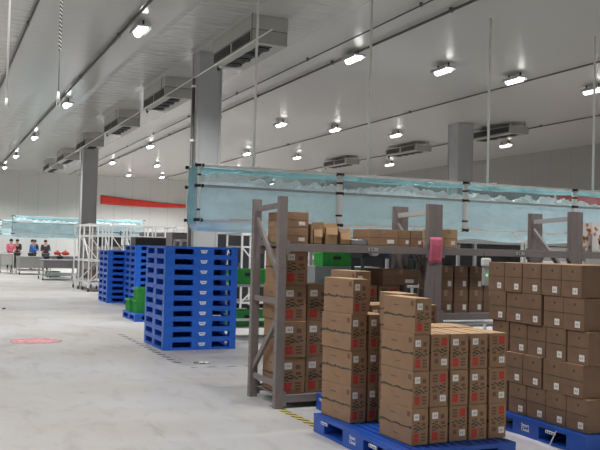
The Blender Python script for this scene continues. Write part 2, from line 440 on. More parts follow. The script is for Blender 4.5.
def bigpallet(loc, w, d, label):
    t = thing('plastic_pallet', label, 'pallet', loc)
    h = .15
    k = MB()
    k.box(0, w, 0, .05, h-.03, h, 'blue_mid').box(0, w, d-.05, d, h-.03, h, 'blue_mid')
    k.box(0, .05, .05, d-.05, h-.03, h, 'blue_mid').box(w-.05, w, .05, d-.05, h-.03, h, 'blue_mid')
    n = 12
    for i in range(n):
        a = .05+(w-.1)*(i+.12)/n; k.box(a, a+(w-.1)*.72/n, .05, d-.05, h-.02, h-.001, 'blue_mid')
    k.box(.05, w-.05, d*.34, d*.40, h-.03, h-.02, 'blue_mid').box(.05, w-.05, d*.6, d*.66, h-.03, h-.02, 'blue_mid')
    k.build('deck', t)
    xs = ((0, .16), (w*.38, w*.62), (w-.16, w)); ys = ((0, .20), (d*.38, d*.62), (d-.20, d))
    k = MB()
    for a, b2 in xs:
        for c, e in ys: k.box(a+.001, b2-.001, c+.001, e-.001, .01, h-.029, 'blue_mid')
    for a, b2 in xs: k.box(a+.002, b2-.002, .0015, d-.0015, .0005, .021, 'blue_mid')
    for c, e in ys: k.box(0, w, c, e, 0, .022, 'blue_mid')
    k.build('base', t)
    # white lettering on the long side that faces the aisle
    side = Matrix(((0, 0, -1, -.002), (-1, 0, 0, 0), (0, 1, 0, 0), (0, 0, 0, 1)))
    for yy in (d*.5,):
        mt = Matrix.Translation((0, yy, .078)) @ side
        text_mesh('lettering', 'Smart\nCloud', .040, 'paper', t, mt)
    for yy in (d*.28, d*.86):
        k = MB(); k.box(-.003, .012, yy-.055, yy+.055, .088, .112, 'paper', bev=.003)
        for q in range(4): k.box(-.0045, -.003, yy-.045+q*.025, yy-.03+q*.025, .094, .106, 'blue_mid')
        k.build('handle_label', t)
    return t
PA = bigpallet((2.93, 4.82, 0), .965, 1.385, 'blue plastic pallet under the near carton pile beside the rack')
bigpallet((3.36, 6.23, 0), 1.05, .84, 'blue plastic pallet behind the near pallet, in front of the rack')
PB = bigpallet((4.52, 4.80, 0), 1.1, 1.36, 'blue plastic pallet under the dark carton pile at the right edge')
tag(MB().beam((4.505, 5.17, .0), (4.512, 5.10, .13), .006, .006, 'paper').build('white_stick', None), 'thin white stick leaning on the right blue pallet', 'stick')

# ------------------------------------------------------------------ cartons
def carton_proto(w, l, h, style):
    """footprint centred, base at z=0; style: 'end' prints on -Y face, 'side' prints on -X face"""
    name = 'cardboard_box'
    t = thing(name, 'x', 'box')
    body = {'dark': 'card_dk', 'pale': 'card_lt'}.get(style.split('_')[-1], 'card')
    MB().box(-w/2, w/2, -l/2, l/2, 0, h, body, bev=.004, top='card_top_lit').build('carton', t)  # top face coloured paler, as lit from above
    k = MB()
    if 'endp' in style or 'endf' in style:
        fl = 'endf' in style
        def P2(u0, u1, v0, v1, m, e=.0012):   # u,v in 0..1 on the -Y face
            if fl: u0, u1, v0, v1 = 1-u1, 1-u0, 1-v1, 1-v0
            k.box(-w/2+u0*w, -w/2+u1*w, -l/2-e, -l/2, v0*h, v1*h, m)
        P2(.13, .43, .09, .32, 'red')
        for q in range(3): P2(.58, .84, .10+q*.085, .15+q*.085, 'ink_lt', .001)
        P2(.6, .8, .68, .8, 'ink_lt', .001); P2(.62, .84, .52, .6, 'ink_lt', .001)
        for q in range(6):
            u = .12+random.uniform(0, .06)+(.16*(q % 2)); P2(u, u+.16, .36+.045*q, .39+.045*q, 'ink')
        for q in range(9):
            u = .12+q*.085; v = .43+.03*math.sin(q*1.9); P2(u, u+.088, v, v+.035, 'ink')
        P2(.19, .37, .2, .207, 'card', .0016)
        k.build('print', t)
        s = MB()
        def P3(u0, u1, v0, v1, m, e):
            if fl: u0, u1, v0, v1 = 1-u1, 1-u0, 1-v1, 1-v0
            s.box(-w/2+u0*w, -w/2+u1*w, -l/2-e, -l/2-.0008, v0*h, v1*h, m)
        P3(.12, .44, .68, .86, 'paper', .0022)
        for a, b2 in ((.22, .235), (.27, .285), (.34, .365)): P3(a, b2, .74, .80, 'ink_lt', .003)
        s.build('sticker', t)
        # long side: half-height strap line with wavy dark brush marks
        s = MB()
        n = 14
        for q in range(n):
            y = -l/2+l*q/n; z = h*(.46+.012*math.sin(q*1.3))
            s.box(-w/2-.0012, -w/2, y, y+l/n*1.02, z, z+h*(.025+.045*random.random()), 'ink')
        s.box(-w/2-.001, -w/2, -l/2+.02, -l/2+.06, h*.78, h*.92, 'ink_lt')
        s.box(-w/2-.001, -w/2, l*.0, l*.18, h*.75, h*.78, 'ink_lt').box(-w/2-.001, -w/2, -l*.1, l*.05, h*.2, h*.22, 'ink_lt')
        s.build('strap_print', t)
        MB().box(-w*.02, w*.02, -l/2+.01, l/2-.01, h-.0005, h+.0008, 'card').build('lid_seam', t)
    elif 'sidep' in style:
        def Q(u0, u1, v0, v1, m, e=.0012): k.box(-w/2-e, -w/2, l/2-u1*l, l/2-u0*l, v0*h, v1*h, m)
        z = .5
        for q in range(8): Q(q/8+.01, (q+1)/8, z+random.uniform(-.008, .008), z+.022, 'ink')
        Q(.52, .6, .76, .84, 'ink'); Q(.2, .3, .78, .8, 'ink_lt'); Q(.15, .5, .3, .31, 'ink_lt')
        k.build('print', t)
        s = MB()
        u = .58; v = .10
        s.box(-w/2-.0022, -w/2, l/2-(u+.24)*l, l/2-u*l, v*h, (v+.2)*h, 'paper')
        for a in (.06, .14): s.box(-w/2-.003, -w/2-.0022, l/2-(u+a+.02)*l, l/2-(u+a)*l, (v+.06)*h, (v+.13)*h, 'ink_lt')
        s.build('sticker', t)
        k = MB()
        k.box(-.0, w/2-.01, -.02, .02, h, h+.001, 'tape').build('tape', t)
    elif 'plain' in style:
        k.box(-w/2-.001, w/2+.001, -l/2-.001, l/2+.001, h*.48, h*.51, 'ink_lt'); k.build('print', t)
        k = MB(); k.box(-.02, .02, -l/2-.0015, l/2+.0015, h*.75, h+.0012, 'tape').build('tape', t)
        s = MB(); s.box(w*.12, w*.36, -l/2-.002, -l/2, h*.15, h*.38, 'paper').build('sticker', t)
    return t
PROTO = {}
def carton(w, l, h, style, loc, label, group, rz=None):
    key = (w, l, h, style)
    if rz is None: rz = random.uniform(-.018, .018)
    if key not in PROTO:
        t = carton_proto(w, l, h, style); t.location = loc; t.rotation_euler[2] = rz; t['label'] = label
        if group: t['group'] = group
        PROTO[key] = t; return t
    t = dup(PROTO[key], loc, rz, label)
    if group: t['group'] = group
    elif 'group' in t: del t['group']
    return t
ordn = ['leftmost', 'second', 'third', 'fourth', 'rightmost']
lay = ['bottom', 'second', 'third', 'top']
G = 'cartons on the near pallet'
# near pallet, front row
flip = {(0, 0): 0, (1, 0): 0, (2, 0): 1, (3, 0): 0, (4, 0): 1, (0, 1): 0, (1, 1): 1, (2, 1): 0, (3, 1): 0, (4, 1): 1,
        (0, 2): 0, (1, 2): 1, (2, 2): 0, (3, 2): 0, (4, 2): 1, (0, 3): 0}
for c in range(5):
    for r in range(4 if c == 0 else 3):
        x = 3.150+c*.1705+(.004 if c else 0)+random.uniform(-.004, .004)+(.004*r if c == 0 else 0)
        y = 5.155+random.uniform(-.008, .008)+(.02 if c > 0 else 0)
        st = 'endf' if flip[(c, r)] else 'endp'
        lab = 'front row carton on near pallet, %s column, %s layer%s' % (ordn[c], lay[r] if not (c > 0 and r == 2) else 'top', ', above the rest' if (c == 0 and r == 3) else '')
        carton(.138 if c == 0 else .152, .42, .255, st, (x, y, .152+r*.257), lab, G, rz=random.uniform(-.014, .014)+(.03 if c == 0 else 0))
for c in range(1, 5):
    for r in range(4 if c == 1 else 3):
        lab = 'middle row carton on near pallet, %s column, %s layer' % (ordn[c], lay[r])
        carton(.152, .32, .255, 'endp', (3.165+c*.1705-(.01 if r == 3 else 0), 5.56, .152+r*.259), lab, G)
for c in range(0, 5):
    for r in range(4 if c == 0 else 3 if c == 1 else 2):
        lab = 'taller far-end carton on near pallet, %s column, %s layer' % (ordn[c], lay[r])
        carton(.146, .43, .28, 'endp', (3.070+c*.17+(.02 if c else 0)+(-.01 if (r == 2 and c == 0) else 0), 5.955 if c == 0 else 5.975, .152+r*.282), lab, G, rz=.11 if c == 0 else .0)
for c in range(5):
    for r in range(4 if c == 0 else 3):
        lab = 'carton on the pallet before the rack, %s column, %s layer' % (ordn[c], lay[r])
        carton(.155, .42, .292, 'endp', (3.395+c*.175, 6.50, .152+r*.294), lab, 'cartons on the pallet before the rack', rz=.08 if c == 0 else 0)
# right pallet
G = 'cartons on the right pallet'
rown = ['bottom', 'second from bottom', 'middle', 'second from top', 'top']
coln = ['nearest', 'second', 'third', 'fourth', 'farthest']
for r in range(5):
    ys = [5.0+.238*i for i in range(5)]
    for c in range(5):
        if r == 4 and c == 0: pass
        y = ys[c]+random.uniform(-.004, .004)+(-.035, .01, -.02, .02, .04)[r]
        x = 4.79+random.uniform(-.006, .006)+(.012 if r == 2 else 0)
        lab = 'dark carton on right pallet, %s layer, %s along its aisle side' % (rown[r], coln[c])
        carton(.40, .228, .2545, 'sidep_dark', (x, y, .152+r*.2565), lab, G, rz=random.uniform(-.012, .012))
for r in range(5):
    for c in (0, 1, 2, 3, 4):
        carton(.40, .228, .2545, 'sidep_dark', (5.22, 5.0+.238*c, .152+r*.2565), 'inner dark carton on right pallet, %s layer, %s place' % (rown[r], coln[c]), G)

# ------------------------------------------------------------------ racks
def rack(xa, xb, label, mid=False, loc_y=7.16, first=False):
    t = thing('storage_rack', label, 'rack', (xa, loc_y, 0))
    W = xb-xa; D = .74; H = 2.0; p = .082
    for i, x in enumerate((0, W-p)):
        for j, y in enumerate((0, D-p*.8)):
            k = MB()
            # channel post: web and two flanges with punched holes
            k.box(x, x+p, y, y+.012, 0, H, 'steel', bev=.001).box(x, x+.012, y+.012, y+p*.8, 0, H, 'steel').box(x+p-.012, x+p, y+.012, y+p*.8, 0, H, 'steel')
            z = .12
            while z < H-.05:
                k.tube((x if i == 0 else x+p, y+.04, z), (x+.001 if i == 0 else x+p-.001, y+.04, z), .008, 'paper' if j == 1 else 'steel_dk', 8); z += .1
            k.box(x+.002, x+p-.002, y-.01, y+p*.8+.01, 0, .012, 'steel')
            k.build('post', t)
        xc = x+p/2
        if i == 0 and not first: continue
        for (ya, za, yb, zb) in ((.08, .22, D-.08, .22), (.08, 1.92, D-.08, 1.90), (D-.06, .30, .06, .86), (.06, 1.0, D-.06, 1.0), (.06, 1.24, D-.05, 1.80)):
            MB().beam((xc, ya, za), (xc, yb, zb), .035, .05, 'rail' if (za > 1.8 and i) else 'steel').build('brace', t)
    zs = [(.055, .125), (1.48, 1.555)] + ([(.81, .88)] if mid else [])
    for (a, b2) in zs:
        for y in (-.002, D-.06):
            k = MB(); k.box(p, W-p, y, y+.045, a, b2, 'steel', bev=.003); k.box(p-.004, p+.03, y-.003, y+.048, a-.03, b2+.03, 'steel').box(W-p-.03, W-p+.004, y-.003, y+.048, a-.03, b2+.03, 'steel')
            k.build('beam', t)
        k = MB(); k.box(p, W-p, .044, D-.062, b2-.03, b2-.012, 'steel')
        k.build('shelf_panel', t)
    k = MB(); k.box(W*.55, W*.55+.11, -.006, -.002, 1.50, 1.535, 'device').box(W*.55+.02, W*.55+.03, -.008, -.006, 1.505, 1.53, 'ink').box(W*.55+.05, W*.55+.06, -.008, -.006, 1.505, 1.53, 'ink').build('plate', t)
    return t
RA = rack(2.975, 4.712, 'grey steel storage rack at centre, between the blue pallet stack and pink sheet', first=True)
RB = rack(4.714, 6.584, 'grey steel storage rack right of the pink sheet, with a middle shelf', mid=True)
RC = rack(6.586, 8.40, 'grey steel storage rack at the far right edge')
k = MB(); k.grid(lambda u, v: (4.635+.155*u, 7.148-.006*math.sin(v*5), 1.66-.26*v), 4, 8, 'pink')
o = k.build('pink_sheet'); tag(o, 'pink paper sheet hung on the double rack post', 'paper')
o.modifiers.new('thick', 'SOLIDIFY').thickness = .0015

# cartons on rack bottom shelf
G = 'big cartons on the rack bottom shelf'
for r in range(4):
    carton(.245, .50, .345, 'endp', (3.195+random.uniform(-.006, .006), 7.50+random.uniform(-.01, .01), .117+r*.347),
           'large carton stacked at the centre rack left post, %s of four' % ['bottom', 'second up', 'third up', 'top'][r], G, rz=random.uniform(-.02, .02))
for c in range(1, 5):
    n = 3
    for r in range(n):
        carton(.245, .50, .345, 'endp' if c < 3 else 'endf', (3.205+c*.262, 7.54, .117+r*.347),
               'large carton on centre rack bottom shelf, %s from left, layer %s' % (['', 'second', 'third', 'fourth', 'fifth'][c], ['one', 'two', 'three'][r]), G)
carton(.42, .40, .16, 'plain_dark', (4.36, 7.44, 1.162), 'wide flat dark carton lying on the centre rack bottom stack', None, .0)
# middle shelf of right rack
G = 'cartons on the middle shelf'
for c in range(7):
    for r in range(2):
        carton(.17, .40, .245, 'sidepx_dark' if 0 else 'plain_dark', (4.90+c*.19+random.uniform(-.004, .004), 7.43, .872+r*.247),
               'brown carton on middle rack shelf, %s from the left, %s layer' % (['first', 'second', 'third', 'fourth', 'fifth', 'sixth', 'seventh'][c], ['lower', 'upper'][r]), G)
# top shelf
G = 'cartons on the rack top shelf'
for r in range(2):
    carton(.27, .38, .15, 'plain', (3.19+.0, 7.46, 1.558+r*.152), '%s of two flat brown cartons by the left rack post' % ['lower', 'upper'][r], G, .0)
carton(.33, .36, .165, 'plain', (4.15, 7.42, 1.558), 'flat brown carton on top shelf, left of the three with stickers', G, .0)
carton(.14, .36, .165, 'plain', (4.39, 7.42, 1.558), 'narrow brown carton on top shelf, middle of the three with stickers', G, .0)
carton(.14, .36, .165, 'plain', (4.54, 7.42, 1.558), 'narrow brown carton on top shelf beside the pink sheet', G, .0)
carton(.21, .34, .19, 'plain_pale', (4.94, 7.42, 1.558), 'pale carton on top shelf right of the pink sheet', None, .0)
# open cartons with raised flaps
def open_carton(x, w, h, label, fl=.5):
    t = thing('open_cardboard_box', label, 'box', (x, 7.40, 1.558))
    k = MB(); e = .006
    k.box(-w/2, w/2, -.17, .17, 0, e, 'card_lt')
    k.box(-w/2, -w/2+e, -.17, .17, 0, h, 'card_lt').box(w/2-e, w/2, -.17, .17, 0, h, 'card_lt')
    k.box(-w/2, w/2, -.17, -.17+e, 0, h, 'card_lt').box(-w/2, w/2, .17-e, .17, 0, h, 'card_lt')
    k.build('carton', t)
    MB().poly([(w/2-.004, -.15, h), (w/2-.004, .15, h), (w/2-.004+.02*fl, .14, h+.045), (w/2-.004+.02*fl, -.14, h+.045)], 'card_lt', (.003, 0, 0)).build('flap', t)
    MB().poly([(-w/2+.001, -.15, h), (-w/2+.001, .15, h), (-w/2-.02*fl, .14, h+.05), (-w/2-.02*fl, -.14, h+.05)], 'card_lt', (.003, 0, 0)).build('flap', t)
    MB().poly([(-w*.46, -.171, h), (w*.46, -.171, h), (w*.44, -.185, h-.07), (-w*.44, -.185, h-.07)], 'card_lt', (0, -.003, 0)).build('flap', t)
    return t
open_carton(3.41, .10, .14, 'narrow open pale carton on top shelf, nearest the left post', .1)
open_carton(3.555, .14, .165, 'taller open pale carton with a raised flap on top shelf', .2)
open_carton(3.71, .12, .12, 'open pale carton on top shelf beside the grey tray', .3)
t = thing('metal_tray', 'shallow grey tray of packets on the rack top shelf', 'tray', (3.79, 7.26, 1.558))
k = MB(); k.box(0, .18, 0, .28, 0, .006, 'grey_metal').box(0, .004, 0, .28, 0, .05, 'grey_metal').box(.176, .18, 0, .28, 0, .05, 'grey_metal').box(0, .18, 0, .004, 0, .05, 'grey_metal').box(0, .18, .276, .28, 0, .05, 'grey_metal')
k.build('tray', t)
for i in range(6):
    o = MB().sphere((0, 0, 0), .032, ['paper', 'device', 'card_lt'][i % 3], (1.1, 1, .8)).build('packet')
    o.location = (3.835+(i % 2)*.086, 7.31+(i//2)*.082, 1.593); tag(o, 'small %s packet in the grey tray, %s' % (['white', 'grey', 'tan'][i % 3], ['front left', 'front right', 'middle left', 'middle right', 'back left', 'back right'][i]), 'packet', 'packets in the tray')
# patterned carton at the far right
t = thing('printed_box', 'carton with orange flower print on white, at the far right rack', 'box', (7.10, 7.42, 1.558))
MB().box(-.22, .22, -.18, .18, 0, .34, 'paper', bev=.003).build('carton', t)
k = MB(); random.seed(3)
for i in range(34):
    x = random.uniform(-.19, .19); z = random.uniform(.03, .31); r = random.uniform(.012, .028)
    k.tube((x, -.1812, z), (x, -.18, z), r, 'print_a' if i % 3 else 'ink_lt', 9)
    y = random.uniform(-.15, .15); k.tube((-.2212, y, z), (-.22, y, z), r, 'print_a', 9)
k.build('flower_print', t)
# hanging device with green light
t = thing('scanner_unit', 'pale grey device with a green light hanging beside the right cartons', 'device', (5.30, 7.10, 1.17))
MB().box(-.032, .032, -.025, .025, 0, .20, 'device', bev=.01).build('body', t)
MB().box(-.045, .05, -.035, .03, .20, .29, 'paper', bev=.015).build('head', t)
MB().tube((0, -.032, .11), (0, -.025, .11), .012, 'ledgreen').build('indicator', t)
MB().tube((0, .0, .285), (0, .034, .345), .005, 'black', 6).build('hook', t)

# crumpled bag in pile gap
o = MB().sphere((0, 0, 0), .045, 'wrap', (1, 1, .9)).build('plastic_bag'); o.location = (3.262, 5.62, 1.0)
# resting between cartons of the near pallet
bpy.data.objects.remove(o)

# ------------------------------------------------------------------ floor marks
o = MB().box(-.04, .04, 3.5, 7.35, .0002, .0012, 'hazard').build('floor_tape'); o.location = (3.03, 0, 0); tag(o, 'yellow and black hazard tape on floor beside the rack and near pallet', 'tape')
o = MB().box(-.045, .045, 10.3, 13.9, .0002, .0012, 'hazard_worn').build('floor_tape'); o.location = (2.93, 0, 0); tag(o, 'worn black and pale tape on floor beside the big blue pallet stack', 'tape')
k = MB().box(0, 1.3, -.02, .02, .0002, .0010, 'hazard_worn'); o = k.build('floor_tape'); o.location = (2.98, 9.9, 0); tag(o, 'faint worn cross tape between blue pallet stack and rack', 'tape')
nzf = lambda q: noise.noise(Vector((q, .3, .7)))
k = MB(); k.grid(lambda u, v: (4.02+.50*u+.05*nzf(v*3), 4.35+1.55*v, .003+.006*abs(noise.noise(Vector((u*3, v*6, 2))))), 12, 20, 'sheet')  # thin sheet added over the floor to make its very bright patch
o = k.build('bright_patch_sheet'); tag(o, 'white sheet added for the bright patch of floor between the two carton pallets', 'sheet'); o.modifiers.new('t', 'SOLIDIFY').thickness = .0015
def blob(u, v):
    a = u*2*PI; r = v*(1+.22*noise.noise(Vector((math.cos(a)*1.5, math.sin(a)*1.5, 4))))
    z = .004+.03*abs(noise.noise(Vector((math.cos(a)*r*5, math.sin(a)*r*5, 1))))*(1-v*v)
    return (.36*r*math.cos(a), .40*r*math.sin(a), z)
o = MB().grid(blob, 40, 10, 'redfilm').build('film_scrap'); o.location = (1.46, 13.15, 0); tag(o, 'crinkled pink-red plastic sheet lying on the open floor', 'plastic sheet')
o.modifiers.new('t', 'SOLIDIFY').thickness = .002
k = MB(); k.grid(lambda u, v: (.16*u-.08, .12*v-.06, .006+.03*abs(noise.noise(Vector((u*4, v*4, 0))))), 10, 8, 'paper'); k.box(-.13, -.07, -.03, .02, .001, .02, 'card')
o = k.build('paper_scrap'); o.location = (3.25, 10.25, 0); tag(o, 'small crumpled white paper scrap on floor in front of pallet stack', 'paper')
o = MB().sphere((0, 0, 0), .03, 'black', (1.4, 1, .5)).build('litter'); o.location = (1.5, 19.5, .014); tag(o, 'small dark speck of litter on the far left floor', 'litter')

# ------------------------------------------------------------------ film troughs
def nz(a, b2, c, s=1): return noise.noise(Vector((a, b2, c)))*s
def trough(x0, xs, y0, dep, zt, zb, label, end=True, lum=True):
    """tubular frame with film; xs = post positions relative to x0"""
    t = thing('film_trough', label, 'conveyor trough', (x0, y0, 0))
    W = xs[-1]; zm = zb+(zt-zb)*.625; r = .021
    for y in (0, dep):
        MB().tube((0, y, zt), (W, y, zt), r).build('top_rail', t)
        MB().tube((0, y, zb), (W, y, zb), r).build('bottom_rail', t)
        MB().tube((0, y, zm), (W, y, zm), r*.95, 'device').build('middle_rail', t)
    for x in xs:
        for y in (0, dep):
            q_ = 1.0 if x in (xs[0], xs[-1]) or y else 2.0
            p = MB().tube((x, y, zb), (x, y, zt), r*1.2*q_, 'pipe', 14).build('post', t)
            k = MB()
            for z in (zb, zt, zm): k.tube((x, y, z-.02), (x, y, z+.02), r*1.4*q_, 'black').tube((x-.07, y, z), (x-.035, y, z), r*1.3, 'black').tube((x+.035, y, z), (x+.07, y, z), r*1.3, 'black')
            if y == 0: k.tube((x, y, zb+.14), (x, y, zb+.17), r*1.35*q_, 'black').tube((x, y, zt-.16), (x, y, zt-.13), r*1.35*q_, 'black')
            k.build('pipe_joint', p)
        for z in (zb, zt): MB().tube((x, 0, z), (x, dep, z), r).build('cross_rail', t)
    nU = max(40, int(W*12))
    def hull(u, v):
        x = u*W
        # path: front middle rail -> down bulging -> under -> up the back
        pts = [(.03, zm), (.04, zm-.2), (.035, zb+.04), (.06, zb-.09), (dep*.5, zb-.15), (dep-.06, zb-.09), (dep-.04, zb+.05), (dep-.03, zm)]
        f = v*(len(pts)-1); i = min(int(f), len(pts)-2); a = f-i; a = a*a*(3-2*a)*.5+a*.5
        y = pts[i][0]*(1-a)+pts[i+1][0]*a; z = pts[i][1]*(1-a)+pts[i+1][1]*a
        am = .03*math.sin(v*PI)
        sag = .05*math.sin(v*PI)*abs(math.sin(x*1.15+.4))*(1 if z < zb+.1 else 0)
        return (x, y-am*nz(x*2.2, v*5, 1), z+am*nz(x*1.7, v*4, 7)-sag)
    MB().grid(hull, nU, 22, 'film_side').build('lower_film', t)
    MB().grid(lambda u, v: (u*W, .02+v*(dep-.04), zt-.012-.07*math.sin(v*PI)*(1+.6*nz(u*W*1.3, v, 3))), nU, 8, 'film_top').build('roof_film', t)
    MB().grid(lambda u, v: (u*W, dep-.035+.008*nz(u*W*2, v*3, 5), zm+(zt-zm)*v), nU, 5, 'film_clear').build('back_film', t)
    MB().grid(lambda u, v: (u*W, .03+.01*nz(u*W*1.5, v*2, 9), zt-.03-(.055+.05*nz(u*W*.8, 2, 2))*v), nU, 3, 'film_top').build('roof_valance', t)
    if end: MB().grid(lambda u, v: (-.025-.05*math.sin(v*PI)*math.sin(u*PI)-.02*nz(u*3, v*4, 1), u*dep, zb-.06+(zt-zb+.07)*v), 10, 14, 'film_end').build('end_film', t)
    if lum:
        def heap(u, v):
            x = u*W
            env = .45+.75*max(0, math.sin(x*1.9+1.0))*(.5+.5*math.sin(x*.6))
            h = .16*env+.20*abs(nz(x*3.2, v*2.5, 2))+.08*abs(nz(x*9, v*6, 8))+.06*nz(x*.9, 0, 5)
            return (x, .03+v*(dep-.06), zm-.04+h*math.sin(PI*min(1, .15+v*.85))**.6)
        MB().grid(heap, nU*2, 10, 'liner', smooth=False).build('crumpled_liner', t)
    for k2 in range(int(W/1.1)):
        MB().box(.5+k2*1.1, .85+k2*1.1, -.035, .005, zb+.026, zb+.045, 'paper', bev=.005).build('inner_clip', t)
    return t
trough(3.65, [0, 2.38, 4.85, 7.31, 9.4], 12.0, .51, 2.74, 1.91, 'long overhead trough of teal film on white pipes above the racks')
trough(3.45, [0, 3.1, 6.2], 41.0, .6, 2.74, 1.91, 'overhead teal film trough in the left distance')
trough(3.52, [0, 2.5, 5.0], 50.0, .6, 2.74, 1.95, 'farthest overhead film trough, at the left edge near the back wall', lum=False)
# suspension rods
for i, (px_, lab) in enumerate(((4.62, 'leftmost'), (6.69, 'second'), (9.16, 'third'), (11.65, 'rightmost'))):
    t = thing('hanging_rod', 'white hanging rod holding the near film trough, %s of four' % lab, 'rod', (px_, 12.26, 2.775), group='white rods hanging from the ceiling')
    MB().tube((0, 0, 0), (0, 0, CZ-2.775), .022, 'pipe', 8).build('rod', t)
    MB().tube((0, -.26, 0), (0, .26, 0), .012, 'pipe', 8).build('cross_bar', t)
t = thing('hanging_rod', 'white cable hanging from ceiling at the upper left edge', 'rod', (.57, 8.0, 2.80))
MB().tube((0, 0, 0), (0, 0, CZ-2.85), .010, 'pipe', 8).build('rod', t); MB().tube((0, 0, -.06), (0, 0, .02), .014, 'pipe', 8).build('end_sleeve', t)
# twisted cord
t = thing('hanging_rope', 'twisted black and white rope with a white end hanging at upper left', 'rope', (1.03, 8.0, 0))
zt_, zm_, zl_ = CZ, 3.32, 2.93
k = MB()
for s, mm in ((0, 'paper'), (PI, 'black')):
    prev = None
    n = 520
    for i in range(n+1):
        z = zt_-(zt_-zm_)*i/n; a = s+i*.8
        p = (math.cos(a)*.008, math.sin(a)*.008, z)
        if prev: k.tube(prev, p, .0065, mm, 5)
        prev = p
k.build('twisted_cable', t)
MB().tube((0, 0, zl_), (0, 0, zm_), .005, 'conduit', 6).build('thin_wire', t)
MB().tube((0, 0, zl_-.10), (0, 0, zl_), .022, 'pipe', 10, r2=.010).tube((-.012, 0, zl_-.14), (-.012, 0, zl_-.1), .007, 'pipe', 6).tube((.014, 0, zl_-.14), (.014, 0, zl_-.1), .007, 'pipe', 6).build('plug', t)

# white Y-shaped stand right of centre
t = thing('trough_stand', 'white Y-shaped stand under the film trough at right', 'stand', (9.72, 11.90, 0))
MB().tube((-.045, 0, 0), (-.045, 0, 1.72), .03).tube((.055, 0, 0), (.055, 0, 1.72), .03).build('post', t)
MB().beam((0, 0, 1.70), (-.24, 0, 1.89), .035, .035, 'pipe').build('arm', t)
MB().beam((0, 0, 1.70), (.24, 0, 1.89), .035, .035, 'pipe').build('arm', t)
MB().box(-.2, .2, -.15, .15, 0, .02, 'white_metal').build('foot', t)

# ------------------------------------------------------------------ banners
k = MB()
k.grid(lambda u, v: (9.48+5.5*u, 52.14-.04*abs(math.sin(u*9)), (4.58-.36*u-.05*math.sin(u*PI))*(1-v)+(4.03-.02*u-.05*math.sin(u*PI))*v), 40, 5, 'redcloth')
o = k.build('red_banner'); tag(o, 'long sagging red cloth banner near the back wall', 'banner'); o.modifiers.new('t', 'SOLIDIFY').thickness = .01
k = MB(); k.grid(lambda u, v: (22.87-.03*abs(math.sin(u*6)), 26.6-4.7*u, (3.95-.27*u)*(1-v)+3.46*v-.1*u*v), 30, 4, 'redcloth')
o = k.build('red_banner'); tag(o, 'red banner on the right wall seen above the film trough', 'banner'); o.modifiers.new('t', 'SOLIDIFY').thickness = .01

# ------------------------------------------------------------------ crates
def make_crate():
    t = thing('plastic_crate', 'x', 'crate')
    w, d, h, e = .58, .40, .25, .012
    k = MB(); k.box(0, w, 0, d, 0, e, 'green')
    for (a, b2, c, f) in ((0, w, 0, e), (0, w, d-e, d), (0, e, e, d-e), (w-e, w, e, d-e)): k.box(a, b2, c, f, e, h, 'green')
    k.build('tub', t)
    k = MB()
    k.box(-.012, w+.012, -.012, 0, h-.03, h, 'green', bev=.003).box(-.012, w+.012, d, d+.012, h-.03, h, 'green').box(-.012, 0, 0, d, h-.03, h, 'green').box(w, w+.012, 0, d, h-.03, h, 'green')
    for i in range(6): x = .04+i*(w-.1)/5; k.box(x, x+.02, -.009, 0, 0, h-.03, 'green').box(x, x+.02, d, d+.009, 0, h-.03, 'green')
    for i in range(4): y = .04+i*(d-.1)/3; k.box(-.009, 0, y, y+.02, 0, h-.03, 'green').box(w, w+.009, y, y+.02, 0, h-.03, 'green')
    k.build('rim_and_ribs', t)
    MB().box(w*.36, w*.64, -.014, -.009, h*.52, h*.74, 'black').build('hand_hole', t)
    return t
CR = make_crate(); CR.location = (3.70, 16.72, .152)
CR['label'] = 'green plastic crate on low blue pallet, back left'
C = lambda x, y, z, lab, g=None: dup(CR, (x, y, z), 0, lab, g)
C(3.74, 16.25, .152, 'green plastic crate on low blue pallet, front, lower one')
C(3.76, 16.27, .404, 'green plastic crate stacked on top of another on the low blue pallet')
C(4.36, 16.26, .152, 'green plastic crate on low blue pallet, partly behind the tall stack')
C(4.37, 16.27, .404, 'upper green crate on low blue pallet, partly behind the tall stack')

# packing tables behind the rack
def table(x, y, w, d, h, label, top='stainless', shelf=True, legm='white_metal'):
    t = thing('work_table', label, 'table', (x, y, 0))
    MB().box(0, w, 0, d, h-.04, h, top, bev=.004).build('tabletop', t)
    for a in (.03, w-.07):
        for c in (.03, d-.07):
            MB().box(a, a+.04, c, c+.04, 0, h-.04, legm).box(a-.01, a+.05, c-.01, c+.05, 0, .02, 'black').build('leg', t)
    if shelf: MB().box(.03, w-.03, .03, d-.03, .18, .2, top).box(.07, w-.07, .03, .06, .3, .34, legm).build('lower_shelf', t)
    return t
table(4.50, 12.75, 1.7, .75, .90, 'pale packing table right behind the near blue pallet stack')
table(6.35, 12.75, 1.8, .75, .90, 'pale packing table behind the centre rack')
table(8.3, 12.75, 1.8, .75, .90, 'pale packing table behind the right rack')
g = 'green crates on the packing tables'
for i, (x, y, z, lab) in enumerate(((4.55, 12.9, .902, 'lower left crate'), (5.20, 12.9, .902, 'crate second along'),
        (6.60, 13.75, 1.202, 'lower crate on the grey cabinet'), (6.62, 13.76, 1.454, 'upper crate on the grey cabinet'),
        (4.56, 12.9, .202, 'left crate on the lower shelf'), (5.2, 12.9, .202, 'second crate on the lower shelf'), (7.25, 12.85, .902, 'crate under the black machine'), (8.4, 12.9, .902, 'crate behind the pink sheet post'))):
    C(x, y, z, 'green crate on packing tables, '+lab, g)

